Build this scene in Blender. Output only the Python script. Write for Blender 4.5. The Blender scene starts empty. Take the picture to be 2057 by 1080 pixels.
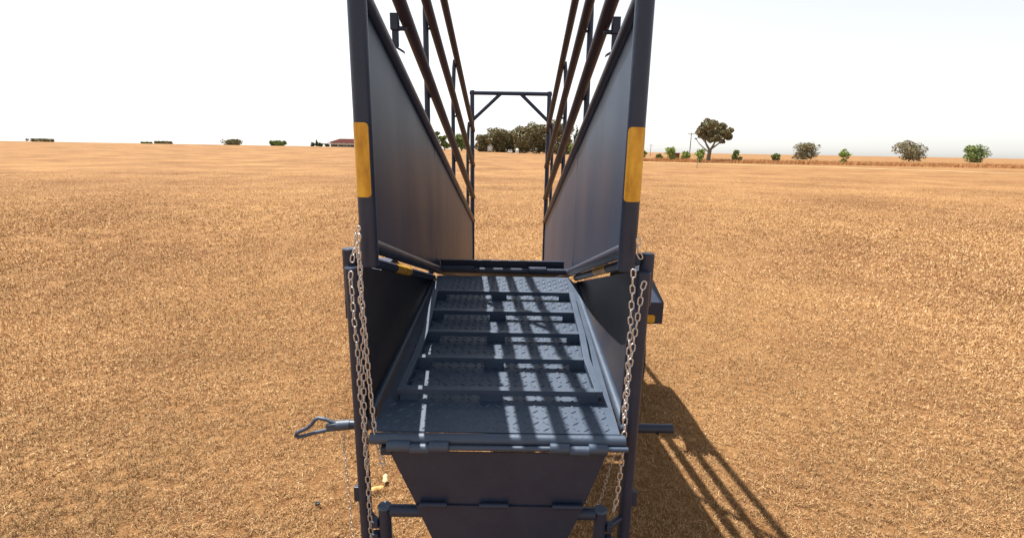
import bpy, bmesh, math, random
import numpy as np
from mathutils import Vector, Matrix
random.seed(7); rng = np.random.default_rng(11)
scene = bpy.context.scene
COL = scene.collection

# ------------------------------------------------------------------ camera
F_PX, W_PX, H_PX = 1003.34, 2057.0, 1080.0
PITCH, YAW, ROLL = 0.2339, 0.0004, 0.0172
GZ = 0.38                                   # the ramp's own zero stands this far above the ground
CAM = Vector((0.0485, 0.0, 1.6 + GZ))
def cam_axes():
    cp, sp, cy, sy = math.cos(PITCH), math.sin(PITCH), math.cos(YAW), math.sin(YAW)
    f = Vector((sy*cp, cy*cp, -sp)); r = Vector((cy, -sy, 0)); u = r.cross(f)
    cr, sr = math.cos(ROLL), math.sin(ROLL)
    return cr*r+sr*u, -sr*r+cr*u, f
CR, CU, CF = cam_axes()
cd = bpy.data.cameras.new('camera'); cam = bpy.data.objects.new('camera', cd); COL.objects.link(cam)
cd.sensor_width = 36.0; cd.lens = F_PX/W_PX*36.0; cd.clip_start = 0.05; cd.clip_end = 20000
M = Matrix((CR, CU, -CF)).transposed().to_4x4(); M.translation = CAM
cam.matrix_world = M; scene.camera = cam
def ray(px, py): return CF + CR*((px-W_PX/2)/F_PX) - CU*((py-H_PX/2)/F_PX)
def atY(px, py, y):                         # the point of the plane Y=y seen at that place of the photograph
    d = ray(px, py); return CAM + d*(y/d.y)
def atZ(px, py, z=0.0):
    d = ray(px, py); return CAM + d*((z-CAM.z)/d.z)

# ------------------------------------------------------------------ light
SUN_TO = Vector((-0.346, 0.375, 1.0)).normalized()
sun_el = math.asin(SUN_TO.z); sun_az = math.atan2(SUN_TO.x, SUN_TO.y)
w = bpy.data.worlds.new('World'); scene.world = w; w.use_nodes = True
nt = w.node_tree; bg = nt.nodes['Background']
sky = nt.nodes.new('ShaderNodeTexSky'); sky.sky_type = 'NISHITA'; sky.sun_disc = False
sky.sun_elevation = sun_el; sky.sun_rotation = sun_az % (2*math.pi)
sky.air_density = 1.0; sky.dust_density = 0.7; sky.ozone_density = 1.0; sky.altitude = 0
hs = nt.nodes.new('ShaderNodeHueSaturation'); hs.inputs['Saturation'].default_value = 0.22      # a hazy, nearly white sky
nt.links.new(sky.outputs[0], hs.inputs['Color']); nt.links.new(hs.outputs[0], bg.inputs[0]); bg.inputs[1].default_value = 0.096
sl = bpy.data.lights.new('sun', 'SUN'); sun = bpy.data.objects.new('sun', sl); COL.objects.link(sun)
sl.energy = 5.0; sl.angle = math.radians(0.5); sl.color = (1.0, 0.95, 0.87)
sun.location = (-5, 5, 12); sun.rotation_euler = SUN_TO.to_track_quat('Z', 'Y').to_euler()
scene.view_settings.view_transform = 'Standard'; scene.view_settings.look = 'None'
scene.view_settings.exposure = 1.0; scene.view_settings.gamma = 1.0

# ------------------------------------------------------------------ materials
def mat(name, base, rough=0.5, metal=0.0, var=None, scale=8.0, bump=0.0, bscale=60.0, spec=0.5, stretch=None, rvar=0.0):
    m = bpy.data.materials.new(name); m.use_nodes = True
    t = m.node_tree; b = t.nodes['Principled BSDF']
    b.inputs['Base Color'].default_value = (*base, 1); b.inputs['Roughness'].default_value = rough
    b.inputs['Metallic'].default_value = metal; b.inputs['Specular IOR Level'].default_value = spec
    tc = t.nodes.new('ShaderNodeTexCoord'); src = tc.outputs['Object']
    if stretch:
        mp = t.nodes.new('ShaderNodeMapping'); mp.inputs['Scale'].default_value = stretch
        t.links.new(src, mp.inputs[0]); src = mp.outputs[0]
    if var:
        n = t.nodes.new('ShaderNodeTexNoise'); n.inputs['Scale'].default_value = scale; n.inputs['Detail'].default_value = 6
        n.inputs['Roughness'].default_value = 0.6
        r = t.nodes.new('ShaderNodeValToRGB'); r.color_ramp.elements[0].position = 0.33; r.color_ramp.elements[1].position = 0.68
        r.color_ramp.elements[0].color = (*base, 1); r.color_ramp.elements[1].color = (*var, 1)
        t.links.new(src, n.inputs[0]); t.links.new(n.outputs[0], r.inputs[0]); t.links.new(r.outputs[0], b.inputs['Base Color'])
        if rvar:
            mr = t.nodes.new('ShaderNodeMapRange'); mr.inputs[3].default_value = rough-rvar; mr.inputs[4].default_value = rough+rvar
            t.links.new(n.outputs[0], mr.inputs[0]); t.links.new(mr.outputs[0], b.inputs['Roughness'])
    if bump:
        n2 = t.nodes.new('ShaderNodeTexNoise'); n2.inputs['Scale'].default_value = bscale; n2.inputs['Detail'].default_value = 3
        bp = t.nodes.new('ShaderNodeBump'); bp.inputs['Strength'].default_value = bump; bp.inputs['Distance'].default_value = 0.01
        t.links.new(src, n2.inputs[0]); t.links.new(n2.outputs[0], bp.inputs['Height']); t.links.new(bp.outputs[0], b.inputs['Normal'])
    return m
PAINT = mat('slate_blue_paint', (0.014, 0.023, 0.050), 0.42, 0, (0.022, 0.033, 0.064), 7, 0.12, 45, 0.4, rvar=0.08)
FLOORP = mat('worn_slate_paint', (0.019, 0.040, 0.080), 0.54, 0, (0.031, 0.056, 0.098), 9, 0.08, 70, 0.75, rvar=0.05)
LOWP = mat('lower_sheet_paint', (0.022, 0.022, 0.036), 0.5, 0, (0.044, 0.040, 0.042), 2.5, 0.2, 3, 0.3)  # greyer, less blue tone for the lower sheets and their posts
PANELP = mat('panel_paint', (0.022, 0.040, 0.078), 0.42, 0, (0.030, 0.050, 0.090), 2, 0.3, 1.4, 0.24, stretch=(1, 1.8, 0.35), rvar=0.08)
RAILP = mat('rail_paint', (0.020, 0.017, 0.036), 0.46, 0, (0.034, 0.025, 0.038), 9, 0.1, 40, 0.15, rvar=0.08)
STEEL = mat('galvanised_steel', (0.46, 0.43, 0.41), 0.40, 0.6, (0.60, 0.57, 0.54), 60, 0.1, 300)
PIN = mat('scuffed_steel', (0.16, 0.18, 0.22), 0.4, 0.5, (0.3, 0.32, 0.36), 30)
RUBBER = mat('tyre_rubber', (0.018, 0.018, 0.018), 0.8, 0, (0.035, 0.032, 0.028), 20, 0.3, 80)
RIM = mat('rim_paint', (0.35, 0.35, 0.36), 0.4, 0.6)
def tape_mat():
    m = mat('reflective_tape', (0.46, 0.215, 0.004), 0.42, 0, (0.74, 0.43, 0.03), 26, 0, 60, 0.5, stretch=(1, 1, 0.35))
    t = m.node_tree; b = t.nodes['Principled BSDF']
    tc = t.nodes.new('ShaderNodeTexCoord'); v = t.nodes.new('ShaderNodeTexVoronoi'); v.inputs['Scale'].default_value = 150
    bp = t.nodes.new('ShaderNodeBump'); bp.inputs['Strength'].default_value = 0.35; bp.inputs['Distance'].default_value = 0.002
    t.links.new(tc.outputs['Object'], v.inputs[0]); t.links.new(v.outputs[0], bp.inputs['Height']); t.links.new(bp.outputs[0], b.inputs['Normal'])
    return m
TAPE = tape_mat()

# ------------------------------------------------------------------ mesh helpers
class MB:
    def __init__(s): s.v = []; s.f = []; s.sm = []
    def add(s, vs, fs, smooth=False):
        o = len(s.v); s.v += [tuple(x) for x in vs]
        for f in fs: s.f.append([i+o for i in f]); s.sm.append(smooth)
        return s
    def tube(s, p, q, r, n=20, caps=True, r2=None, dome=0.0):
        p = Vector(p); q = Vector(q); d = (q-p).normalized(); r2 = r if r2 is None else r2
        a = d.orthogonal().normalized(); b = d.cross(a)
        ring = lambda c, rr: [c+a*(rr*math.cos(2*math.pi*i/n))+b*(rr*math.sin(2*math.pi*i/n)) for i in range(n)]
        s.add(ring(p, r)+ring(q, r2), [(i, (i+1) % n, n+(i+1) % n, n+i) for i in range(n)], True)
        if caps:
            for c, rr, sg in ((p, r, -1), (q, r2, 1)):
                e = rr*0.14                                             # a small rounded edge on the cut end
                vs = ring(c, rr)+ring(c+d*(sg*e), rr-e)
                s.add(vs, [(i, (i+1) % n, n+(i+1) % n, n+i) if sg > 0 else (n+i, n+(i+1) % n, (i+1) % n, i) for i in range(n)], True)
                s.add(vs[n:], [list(range(n)) if sg > 0 else list(range(n))[::-1]])
        return s
    def path(s, pts, r, n=12, closed=False):
        pts = [Vector(p) for p in pts]; k = len(pts); rings = []
        up = None
        for i, p in enumerate(pts):
            if closed: d = (pts[(i+1) % k]-pts[i-1]).normalized()
            else: d = ((pts[min(i+1, k-1)]-p).normalized()+(p-pts[max(i-1, 0)]).normalized()).normalized()
            a = d.orthogonal().normalized() if up is None else (up-d*up.dot(d)).normalized()
            up = a; b = d.cross(a)
            rings.append([p+a*(r*math.cos(2*math.pi*j/n))+b*(r*math.sin(2*math.pi*j/n)) for j in range(n)])
        vs = [v for rg in rings for v in rg]; fs = []
        for i in range(k if closed else k-1):
            for j in range(n):
                i2 = (i+1) % k; fs.append((i*n+j, i*n+(j+1) % n, i2*n+(j+1) % n, i2*n+j))
        s.add(vs, fs, True)
        if not closed:
            s.add(rings[0], [list(range(n))[::-1]]); s.add(rings[-1], [list(range(n))])
        return s
    def hexa(s, bottom, top):                                           # 4 + 4 points
        s.add(list(bottom)+list(top), [(3, 2, 1, 0), (4, 5, 6, 7), (0, 1, 5, 4), (1, 2, 6, 5), (2, 3, 7, 6), (3, 0, 4, 7)]); return s
    def box(s, x0, x1, y0, y1, z0, z1):
        return s.hexa([(x0, y0, z0), (x1, y0, z0), (x1, y1, z0), (x0, y1, z0)], [(x0, y0, z1), (x1, y0, z1), (x1, y1, z1), (x0, y1, z1)])
    def bar(s, p, q, wd, ht, up=(0, 0, 1)):                             # rectangular bar along p-q
        p = Vector(p); q = Vector(q); d = (q-p).normalized(); sd = d.cross(Vector(up)).normalized(); u = sd.cross(d)
        c = lambda P, a, b: P+sd*(a*wd/2)+u*(b*ht/2)
        return s.hexa([c(p, -1, -1), c(p, 1, -1), c(q, 1, -1), c(q, -1, -1)], [c(p, -1, 1), c(p, 1, 1), c(q, 1, 1), c(q, -1, 1)])
    def prism(s, poly, off):                                            # a flat outline given thickness
        poly = [Vector(p) for p in poly]; off = Vector(off); n = len(poly)
        s.add(poly+[p+off for p in poly], [list(range(n))[::-1], list(range(n, 2*n))]+[(i, (i+1) % n, n+(i+1) % n, n+i) for i in range(n)]); return s
    def build(s, name, m, parent=None, lift=0.0, bevel=0.0, flip=False):
        me = bpy.data.meshes.new(name); o = bpy.data.objects.new(name, me); COL.objects.link(o)
        org = Vector((0, 0, 0))
        if parent is not None:
            org = parent.matrix_basis.translation.copy(); pp = parent.parent
            while pp is not None: org += pp.matrix_basis.translation; pp = pp.parent
        me.from_pydata([(v[0]-org.x, v[1]-org.y, v[2]+lift-org.z) for v in s.v], [], s.f)
        me.polygons.foreach_set('use_smooth', s.sm)
        bm = bmesh.new(); bm.from_mesh(me); bmesh.ops.recalc_face_normals(bm, faces=bm.faces); bm.to_mesh(me); bm.free()
        me.materials.append(m); me.update()
        if parent is not None: o.parent = parent
        if bevel:
            bv = o.modifiers.new('bevel', 'BEVEL'); bv.width = bevel; bv.segments = 2; bv.limit_method = 'ANGLE'; bv.angle_limit = math.radians(50)
        return o
def tag(o, label=None, cat=None, group=None, kind=None):
    if label: o['label'] = label
    if cat: o['category'] = cat
    if group: o['group'] = group
    if kind: o['kind'] = kind
    return o
def thing(name, loc, label, cat, group=None):
    o = bpy.data.objects.new(name, None); COL.objects.link(o); o.location = loc; o.empty_display_size = 0.2
    return tag(o, label, cat, group)

# ------------------------------------------------------------------ ground
def sstep(a, b, x):
    t = np.clip((np.asarray(x, float)-a)/(b-a), 0, 1); return t*t*(3-2*t)
def terr(x, y):
    x = np.asarray(x, float); y = np.asarray(y, float); d = np.hypot(x, y)+1e-6
    return sstep(35, 250, d)*np.clip(0.66-3.8*x/d, -0.4, 1.91)*(y > 0)
def tz(x, y): return float(terr(x, y))
def ground_mat():
    m = bpy.data.materials.new('dry_grass_ground'); m.use_nodes = True; t = m.node_tree; b = t.nodes['Principled BSDF']
    b.inputs['Roughness'].default_value = 0.95; b.inputs['Specular IOR Level'].default_value = 0.1
    g = t.nodes.new('ShaderNodeNewGeometry')
    def noise(sc, det=6, ro=0.6):
        n = t.nodes.new('ShaderNodeTexNoise'); n.inputs['Scale'].default_value = sc; n.inputs['Detail'].default_value = det
        n.inputs['Roughness'].default_value = ro; t.links.new(g.outputs['Position'], n.inputs[0]); return n
    def ramp(n, p0, p1, c0, c1):
        r = t.nodes.new('ShaderNodeValToRGB'); r.color_ramp.elements[0].position = p0; r.color_ramp.elements[1].position = p1
        r.color_ramp.elements[0].color = (*c0, 1); r.color_ramp.elements[1].color = (*c1, 1); t.links.new(n.outputs[0], r.inputs[0]); return r
    def mix(a, bb, fac, mode='MIX'):
        x = t.nodes.new('ShaderNodeMix'); x.data_type = 'RGBA'; x.blend_type = mode
        if isinstance(fac, float): x.inputs[0].default_value = fac
        else: t.links.new(fac, x.inputs[0])
        t.links.new(a, x.inputs[6]); t.links.new(bb, x.inputs[7]); return x.outputs[2]
    fine = ramp(noise(38, 8, 0.75), 0.40, 0.60, (0.06, 0.028, 0.012), (0.34, 0.185, 0.076))
    mid = ramp(noise(2.3, 8, 0.7), 0.40, 0.62, (0.13, 0.062, 0.028), (0.30, 0.172, 0.075))
    big = ramp(noise(0.16, 9, 0.72), 0.38, 0.62, (0.15, 0.066, 0.027), (0.38, 0.215, 0.090))
    c = mix(fine.outputs[0], mid.outputs[0], 0.5); c = mix(c, big.outputs[0], 0.55)
    t.links.new(c, b.inputs['Base Color'])
    bp = t.nodes.new('ShaderNodeBump'); bp.inputs['Strength'].default_value = 0.7; bp.inputs['Distance'].default_value = 0.03
    t.links.new(noise(30, 6, 0.7).outputs[0], bp.inputs['Height']); t.links.new(bp.outputs[0], b.inputs['Normal'])
    return m
GROUND = ground_mat()
def make_ground():
    rad = np.concatenate([[0.0], np.geomspace(0.6, 6000, 150)]); na = 180
    ang = np.linspace(0, 2*np.pi, na, endpoint=False)
    X = np.outer(rad[1:], np.sin(ang)); Y = np.outer(rad[1:], np.cos(ang)); Z = terr(X, Y)
    Z += 0.012*np.sin(X*1.3+1)*np.cos(Y*1.1)*(np.hypot(X, Y) < 60)
    v = [(0, 0, 0)]+list(zip(X.ravel().tolist(), Y.ravel().tolist(), Z.ravel().tolist()))
    f = [(0, 1+(i+1) % na, 1+i) for i in range(na)]
    for k in range(len(rad)-2):
        o = 1+k*na
        for i in range(na): f.append((o+i, o+(i+1) % na, o+na+(i+1) % na, o+na+i))
    me = bpy.data.meshes.new('ground'); me.from_pydata(v, [], f); me.polygons.foreach_set('use_smooth', [True]*len(f)); me.materials.append(GROUND)
    o = bpy.data.objects.new('ground', me); COL.objects.link(o); tag(o, kind='structure')
    bm = bmesh.new(); bm.from_mesh(me); bmesh.ops.recalc_face_normals(bm, faces=bm.faces); bm.to_mesh(me); bm.free()
make_ground()

# dry grass: blades as small bent strips with a colour of their own
def blade_mat():
    m = bpy.data.materials.new('straw'); m.use_nodes = True; t = m.node_tree; b = t.nodes['Principled BSDF']
    a = t.nodes.new('ShaderNodeAttribute'); a.attribute_name = 'blade_colour'
    t.links.new(a.outputs['Color'], b.inputs['Base Color']); b.inputs['Roughness'].default_value = 0.9; b.inputs['Specular IOR Level'].default_value = 0.06
    return m
STRAW = blade_mat()
def patchnoise(x, y):
    n = np.zeros_like(x)
    for k, (s, a) in enumerate(((0.35, 1), (0.9, .8), (2.1, .7), (5.0, .6), (11.0, .5))):
        p = k*1.7
        n += a*np.sin(x*s*2.1+1.3*np.sin(y*s*1.7+p)+p)*np.cos(y*s*1.9+1.1*np.sin(x*s*1.3-p)+2*p)
    return n/3.0
def blades(name, x, y, zb, length, width, tilt, pal, kind_label=None):
    n = len(x); az = rng.uniform(0, 2*np.pi, n); taz = rng.uniform(0, 2*np.pi, n)
    dx, dy = np.cos(az), np.sin(az); st, ct = np.sin(tilt), np.cos(tilt)
    d = np.stack([dx*st, dy*st, ct], 1); sd = np.stack([-dy, dx, rng.normal(0, .5, n)], 1)
    sd /= np.linalg.norm(sd, axis=1)[:, None]
    base = np.stack([x, y, zb], 1); L = length[:, None]; Wd = width[:, None]/2
    bend = np.stack([np.cos(taz), np.sin(taz), -0.5*np.ones(n)], 1)*L*0.22
    midp = base+d*L*0.55; tip = base+d*L+bend
    v = np.empty((n, 5, 3)); v[:, 0] = base-sd*Wd; v[:, 1] = base+sd*Wd; v[:, 2] = midp-sd*Wd*.8; v[:, 3] = midp+sd*Wd*.8; v[:, 4] = tip
    v[:, :, 2] = np.maximum(v[:, :, 2], (zb+0.001)[:, None])
    idx = np.arange(n)[:, None]*5
    me = bpy.data.meshes.new(name); me.vertices.add(n*5); me.vertices.foreach_set('co', v.ravel())
    quads = (idx+np.array([[0, 1, 3, 2]])); tris = (idx+np.array([[2, 3, 4]]))
    loops = np.concatenate([quads, tris], 1).ravel(); me.loops.add(n*7); me.loops.foreach_set('vertex_index', loops)
    me.polygons.add(n*2); ls = np.empty((n, 2), int); ls[:, 0] = np.arange(n)*7; ls[:, 1] = ls[:, 0]+4
    me.polygons.foreach_set('loop_start', ls.ravel()); me.update(calc_edges=True)
    c = pal; att = me.color_attributes.new('blade_colour', 'FLOAT_COLOR', 'POINT')
    cc = np.ones((n, 5, 4)); cc[:, :, :3] = c[:, None, :]; att.data.foreach_set('color', cc.ravel())
    me.materials.append(STRAW); o = bpy.data.objects.new(name, me); COL.objects.link(o); return o
def vnoise(x, y, cell, seed):
    x = x/cell; y = y/cell; xi = np.floor(x).astype(np.int64); yi = np.floor(y).astype(np.int64); fx = x-xi; fy = y-yi
    fx = fx*fx*(3-2*fx); fy = fy*fy*(3-2*fy)
    def h(a, b):
        k = (a*374761393+b*668265263+seed*1274126177) & 0xffffffff; k = ((k ^ (k >> 13))*1103515245) & 0xffffffff
        return ((k ^ (k >> 16)) & 0xffff)/65535.0
    return (h(xi, yi)*(1-fx)+h(xi+1, yi)*fx)*(1-fy)+(h(xi, yi+1)*(1-fx)+h(xi+1, yi+1)*fx)*fy
def straw_palette(x, y, n, tuft):
    cols = np.array([(0.29, 0.152, 0.070), (0.44, 0.262, 0.122), (0.58, 0.380, 0.195), (0.74, 0.55, 0.32), (0.15, 0.076, 0.036)])
    p = vnoise(x, y, .55, 3)*.35+vnoise(x, y, .17, 4)*.2+vnoise(x, y, 2.3, 5)*.25+vnoise(x, y, 6.5, 8)*.35
    k = rng.choice(5, n, p=(0.28, 0.36, 0.24, 0.04, 0.08)); c = cols[k]
    return c*(0.58+0.68*p)[:, None]*(0.80+0.30*tuft)[:, None]*rng.uniform(.85, 1.15, (n, 1))
def make_grass():
    N = 1900000                                              # even on the screen: density falls off with the square of the distance
    y = 1.35*(60/1.35)**(rng.random(N)**1.12)
    half = 1.08*y+1.0; x = CAM.x+rng.uniform(-1, 1, N)*half
    soft = np.clip((58-y)/46, 0, 1)**1.3*np.clip(.55+.9*vnoise(x, y*.6, 3.1, 9), 0, 1)
    d = np.hypot(x, y); cell = np.clip(.034*np.round(d/4.0+.5), .034, .3)
    t1 = vnoise(x, y, .034, 1)*.6+vnoise(x, y, .075, 2)*.4; t2 = vnoise(x, y, .14, 6)*.6+vnoise(x, y, .5, 7)*.4
    tm = np.clip((d-5)/6, 0, 1); tuft = t1*(1-tm)+t2*tm
    keep = rng.random(N) < soft*np.clip((tuft-.22)*3.0, .12, 1)
    x, y, tuft = x[keep], y[keep], tuft[keep]; n = len(x); d = np.hypot(x, y)
    sc = np.clip(d/4.0, 0.70, 4)
    L = rng.uniform(.014, .040, n)*np.minimum(0.7+.3*sc, 1.8); Wd = rng.uniform(.0020, .0042, n)*sc
    tilt = np.radians(rng.uniform(15, 86, n)); z = 0.012*np.sin(x*1.3+1)*np.cos(y*1.1)+tuft*.024*rng.uniform(0, 1, n)
    o = blades('dry_grass', x, y, z, L, Wd, tilt, straw_palette(x, y, n, tuft)); tag(o, kind='stuff', label='short dry golden brown grass covering the field', cat='grass')
make_grass()
def tall_band():
    n = 60000; px = rng.uniform(1255, 2300, n); D = rng.uniform(116, 142, n)
    x = (px-1030)/F_PX*D*1.0; z = terr(x, D)
    L = rng.uniform(.5, 1.35, n)*(0.7+0.3*np.sin(x*0.5)); Wd = rng.uniform(.03, .09, n)
    c = np.array([(0.50, 0.26, 0.12)])*rng.uniform(.6, 1.3, (n, 1))*np.array([[1, 1, 1]]); c[:, 1] *= rng.uniform(.9, 1.15, n)
    o = blades('tall_dry_grass', x, D, z, L, Wd, np.radians(rng.uniform(2, 30, n)), c); tag(o, kind='stuff', label='tall reddish brown grass along the far edge of the field', cat='tall grass')
tall_band()
def path_strip():
    m = mat('path_straw', (0.42, 0.28, 0.13), 0.95, 0, (0.50, 0.36, 0.19), 0.6, 0, 1, 0.1)
    mb = MB(); pts = []
    for i in range(60):
        px = 1230+i*25; x0 = (px-1030)/F_PX
        Dc = 108-13*(px-1290)/143*0.55; Dc = max(Dc, 68)
        pts.append((x0*Dc, Dc-3.2+.5*math.sin(i*.9), x0*Dc*1.0, Dc+2.2+.4*math.sin(i*.7+1)))
    vs = []
    for a, b, c, d in pts: vs += [(a, b, tz(a, b)+.03), (c, d, tz(c, d)+.03)]
    mb.add(vs, [(2*i, 2*i+2, 2*i+3, 2*i+1) for i in range(len(pts)-1)])
    tag(mb.build('path', m), kind='structure')
path_strip()

# ------------------------------------------------------------------ the loading ramp
RAMP = thing('loading_ramp', (0, 3.5, 0), 'dark slate blue mobile livestock loading ramp with checker plate floor and yellow reflective strips', 'loading ramp')
B = lambda mb, name, m=PAINT, parent=RAMP, **k: mb.build(name, m, parent, lift=GZ, **k)
Y1, Y2, YH, S = 1.711, 6.438, 3.389, 0.2948
def zl(h, y): return h-S*(y-Y1)
BOT = 0.7754+S*(YH-Y1)                                   # height of the bottom rail at the near post
XW = 0.45
def tape_patch(center, r, a_mid, a_half, z0, z1, n=14, axis=None, rc=0.012):
    # a strip of tape with rounded corners, wrapped round a pipe (axis = direction of the pipe, unit)
    mb = MB(); c = Vector(center); ax = Vector(axis or (0, 0, 1)).normalized()
    a = Vector((0, -1, 0)) if not axis else Vector((0, -1, 0)); a = (a-ax*a.dot(ax)).normalized(); b = ax.cross(a)
    rows = [z0, z0+rc*.3, z0+rc, (z0+z1)/2, z1-rc, z1-rc*.3, z1]; ins = [rc, rc*.3, 0, 0, 0, rc*.3, rc]
    vs = []
    for zz, i_ in zip(rows, ins):
        ah = a_half-i_/r
        for k in range(n+1):
            t = a_mid+ah*(2*k/n-1); vs.append(c+ax*zz+a*(r*math.cos(t))+b*(r*math.sin(t)))
    mb.add(vs, [(j*(n+1)+k, j*(n+1)+k+1, (j+1)*(n+1)+k+1, (j+1)*(n+1)+k) for j in range(len(rows)-1) for k in range(n)], True)
    return mb
for sx in (-1, 1):
    X = sx*XW; x2 = sx*0.4719
    # front post with its reflective strip
    fp = B(MB().tube((X, Y1, 1.197), (X, Y1, 3.30), 0.0305, 28), 'front_post')
    tp = tape_patch((X, Y1, 0), 0.0318, (-0.30 if sx < 0 else 0.02)*1.0, 1.10, 1.437, 1.678)
    B(tp, 'reflective_tape', TAPE, fp)
    # rails
    xa = lambda y: X+(x2-X)*(y-Y1)/(Y2-Y1)
    B(MB().tube((X, Y1, 2.0949), (x2-sx*.012, Y2-.01, zl(2.0949, Y2)), .0275, 24), 'top_rail')
    cz = CAM.z-GZ; rl = []                                # the three side rails stand in from the uprights on short stubs
    for h, rr in ((2.3951, .0295), (2.7888, .0270), (3.2161, .0262)):
        an = 1.0
        pn = Vector((CAM.x+(X-CAM.x)*an, Y1*an, cz+(h-cz)*an)); pf = Vector((x2-sx*.012, Y2-.01, zl(h, Y2)))
        RA = lambda y, pn=pn, pf=pf: pn.lerp(pf, (y-pn.y)/(pf.y-pn.y))
        rl.append(RA); B(MB().tube(RA(Y1), pf, rr, 24), 'side_rail', RAILP)
    B(MB().tube((X, Y1+.005, BOT), (X, YH-.01, zl(BOT, YH)), 0.026, 24), 'bottom_rail')
    B(MB().tube((x2, YH+.06, zl(BOT, YH+.06)), (x2, Y2, zl(BOT, Y2)), 0.024, 16), 'bottom_rail')
    # wall sheets: two plates, the far one lapped on the near one
    th = (sx*0.004, 0, 0)
    def sheet(y0, y1, off, nm):
        mb = MB(); ny = 14; nz = 8; vs = []
        for i in range(ny+1):
            yy = y0+(y1-y0)*i/ny
            zb_, zt_ = zl(BOT, yy)+.004, zl(2.0949, yy)
            for j in range(nz+1):
                u = j/nz; wob = 0.0035*math.sin(i*1.1+sx)*math.sin(math.pi*u)
                vs.append((xa(yy)+off+wob, yy, zb_+(zt_-zb_)*u))
        n0 = len(vs); vs += [(v[0]+sx*.004, v[1], v[2]) for v in vs]
        q = lambda i, j: i*(nz+1)+j
        fs = []
        for i in range(ny):
            for j in range(nz):
                fs += [(q(i, j), q(i+1, j), q(i+1, j+1), q(i, j+1)), tuple(n0+k for k in (q(i, j+1), q(i+1, j+1), q(i+1, j), q(i, j)))]
        mb.add(vs, fs, True)
        rim = [q(i, 0) for i in range(ny+1)]+[q(ny, j) for j in range(1, nz+1)]+[q(i, nz) for i in range(ny-1, -1, -1)]+[q(0, j) for j in range(nz-1, 0, -1)]
        mb.add([vs[k] for k in rim]+[vs[n0+k] for k in rim], [(k, (k+1) % len(rim), len(rim)+(k+1) % len(rim), len(rim)+k) for k in range(len(rim))])
        B(mb, nm, PANELP)
    sheet(Y1+.02, YH-.10, 0.0, 'side_sheet'); sheet(YH-.13, Y2-.02, -sx*0.003, 'side_sheet')
    # uprights outside the rails
    for yy in (3.30, 4.73, 6.25):
        ps = [RA(yy) for RA in rl]; xo = xa(yy)+sx*0.044; zt2, zt3 = ps[1].z, ps[2].z
        B(MB().path([(xo, yy, zl(BOT, yy)-.03), (xo, yy, zt2-.02), (xo, yy, zt2+.08), (xo-sx*.012, yy, zt3-.03), (xo-sx*.020, yy, zt3+.04)], 0.0175, 16), 'upright')
        for p in ps: B(MB().tube((p.x+sx*.015, yy, p.z-.010), (xo, yy, p.z-.010), .0085, 10), 'stub')
    # hook bracket on the lowest rail
    hb = MB(); yb_ = 2.47; hz = rl[0](yb_).z-.030; X_ = X; X = rl[0](yb_).x
    hb.box(min(X+sx*.034, X+sx*.070), max(X+sx*.034, X+sx*.070), yb_-.02, yb_+.02, hz-.020, hz+.050)
    hb.box(min(X+sx*.036, X+sx*.066), max(X+sx*.036, X+sx*.066), yb_-.006, yb_+.006, hz-.090, hz-.018)
    hb.hexa([(X+sx*.012, yb_-.02, hz-.118), (X+sx*.012, yb_+.02, hz-.118), (X+sx*.125, yb_+.02, hz-.052), (X+sx*.125, yb_-.02, hz-.052)],
            [(X+sx*.012, yb_-.02, hz-.108), (X+sx*.012, yb_+.02, hz-.108), (X+sx*.125, yb_+.02, hz-.044), (X+sx*.125, yb_-.02, hz-.044)])
    hb.tube((X, yb_, hz-.012), (X+sx*.05, yb_, hz-.012), 0.010, 10)
    B(hb, 'hook_bracket', bevel=.002); X = X_
    # lower frame: outer post, sleeve, lower rail with tape, lower sheet
    xo = sx*0.512
    op = B(MB().tube((xo, 1.70, -GZ+.005), (xo, 1.70, 1.19), 0.0245, 28), 'support_post')
    B(MB().tube((sx*.531, 1.745, 1.06), (sx*.531, 1.745, 1.247), 0.0255, 28), 'post_sleeve')
    lr = .030 if sx > 0 else .014
    B(MB().tube((sx*0.502, 1.745, 1.198+lr), (sx*0.486, 3.28, .735+lr), 0.021, 24), 'lower_rail')
    d = (Vector((sx*0.486, 3.28, .735))-Vector((sx*0.502, 1.745, 1.198)))
    ax = d.normalized(); up_mid = 1.45*(-sx)
    c0 = Vector((sx*0.502, 1.745, 1.198+lr))
    mbt = MB(); a_ = Vector((-sx, 0, 0)); a_ = (a_-ax*a_.dot(ax)).normalized(); b_ = ax.cross(a_)
    vs = []; nn = 12
    for s0 in (0.53, 0.545, .83, .845):
        for k in range(nn+1):
            t = math.radians(-95+190*k/nn); vs.append(c0+ax*s0+a_*(0.0222*math.cos(t))+b_*(0.0222*math.sin(t)))
    mbt.add(vs, [(j*(nn+1)+k, j*(nn+1)+k+1, (j+1)*(nn+1)+k+1, (j+1)*(nn+1)+k) for j in range(3) for k in range(nn)], True)
    B(mbt, 'reflective_tape', TAPE)
    xi = sx*0.507
    ls = MB(); vs = []; ny, nz = 16, 10                        # the lower sheet bulges outward between its edges
    for i in range(ny+1):
        u = i/ny; yy = 1.735+1.515*u; z0_ = .585+.15*u; z1_ = 1.19-.445*u; xe = xi-sx*.020*u
        for j in range(nz+1):
            v = j/nz; vs.append((xe+sx*.060*math.sin(math.pi*v)**.6*min(1, .15+u*3.2)*(1-u)**.35, yy, z0_+(z1_-z0_)*v))
    n0 = len(vs); vs += [(v[0]+sx*.004, v[1], v[2]) for v in vs]; q = lambda i, j: i*(nz+1)+j; fs = []
    for i in range(ny):
        for j in range(nz):
            fs += [(q(i, j), q(i+1, j), q(i+1, j+1), q(i, j+1)), tuple(n0+k for k in (q(i, j+1), q(i+1, j+1), q(i+1, j), q(i, j)))]
    ls.add(vs, fs, True)
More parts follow.
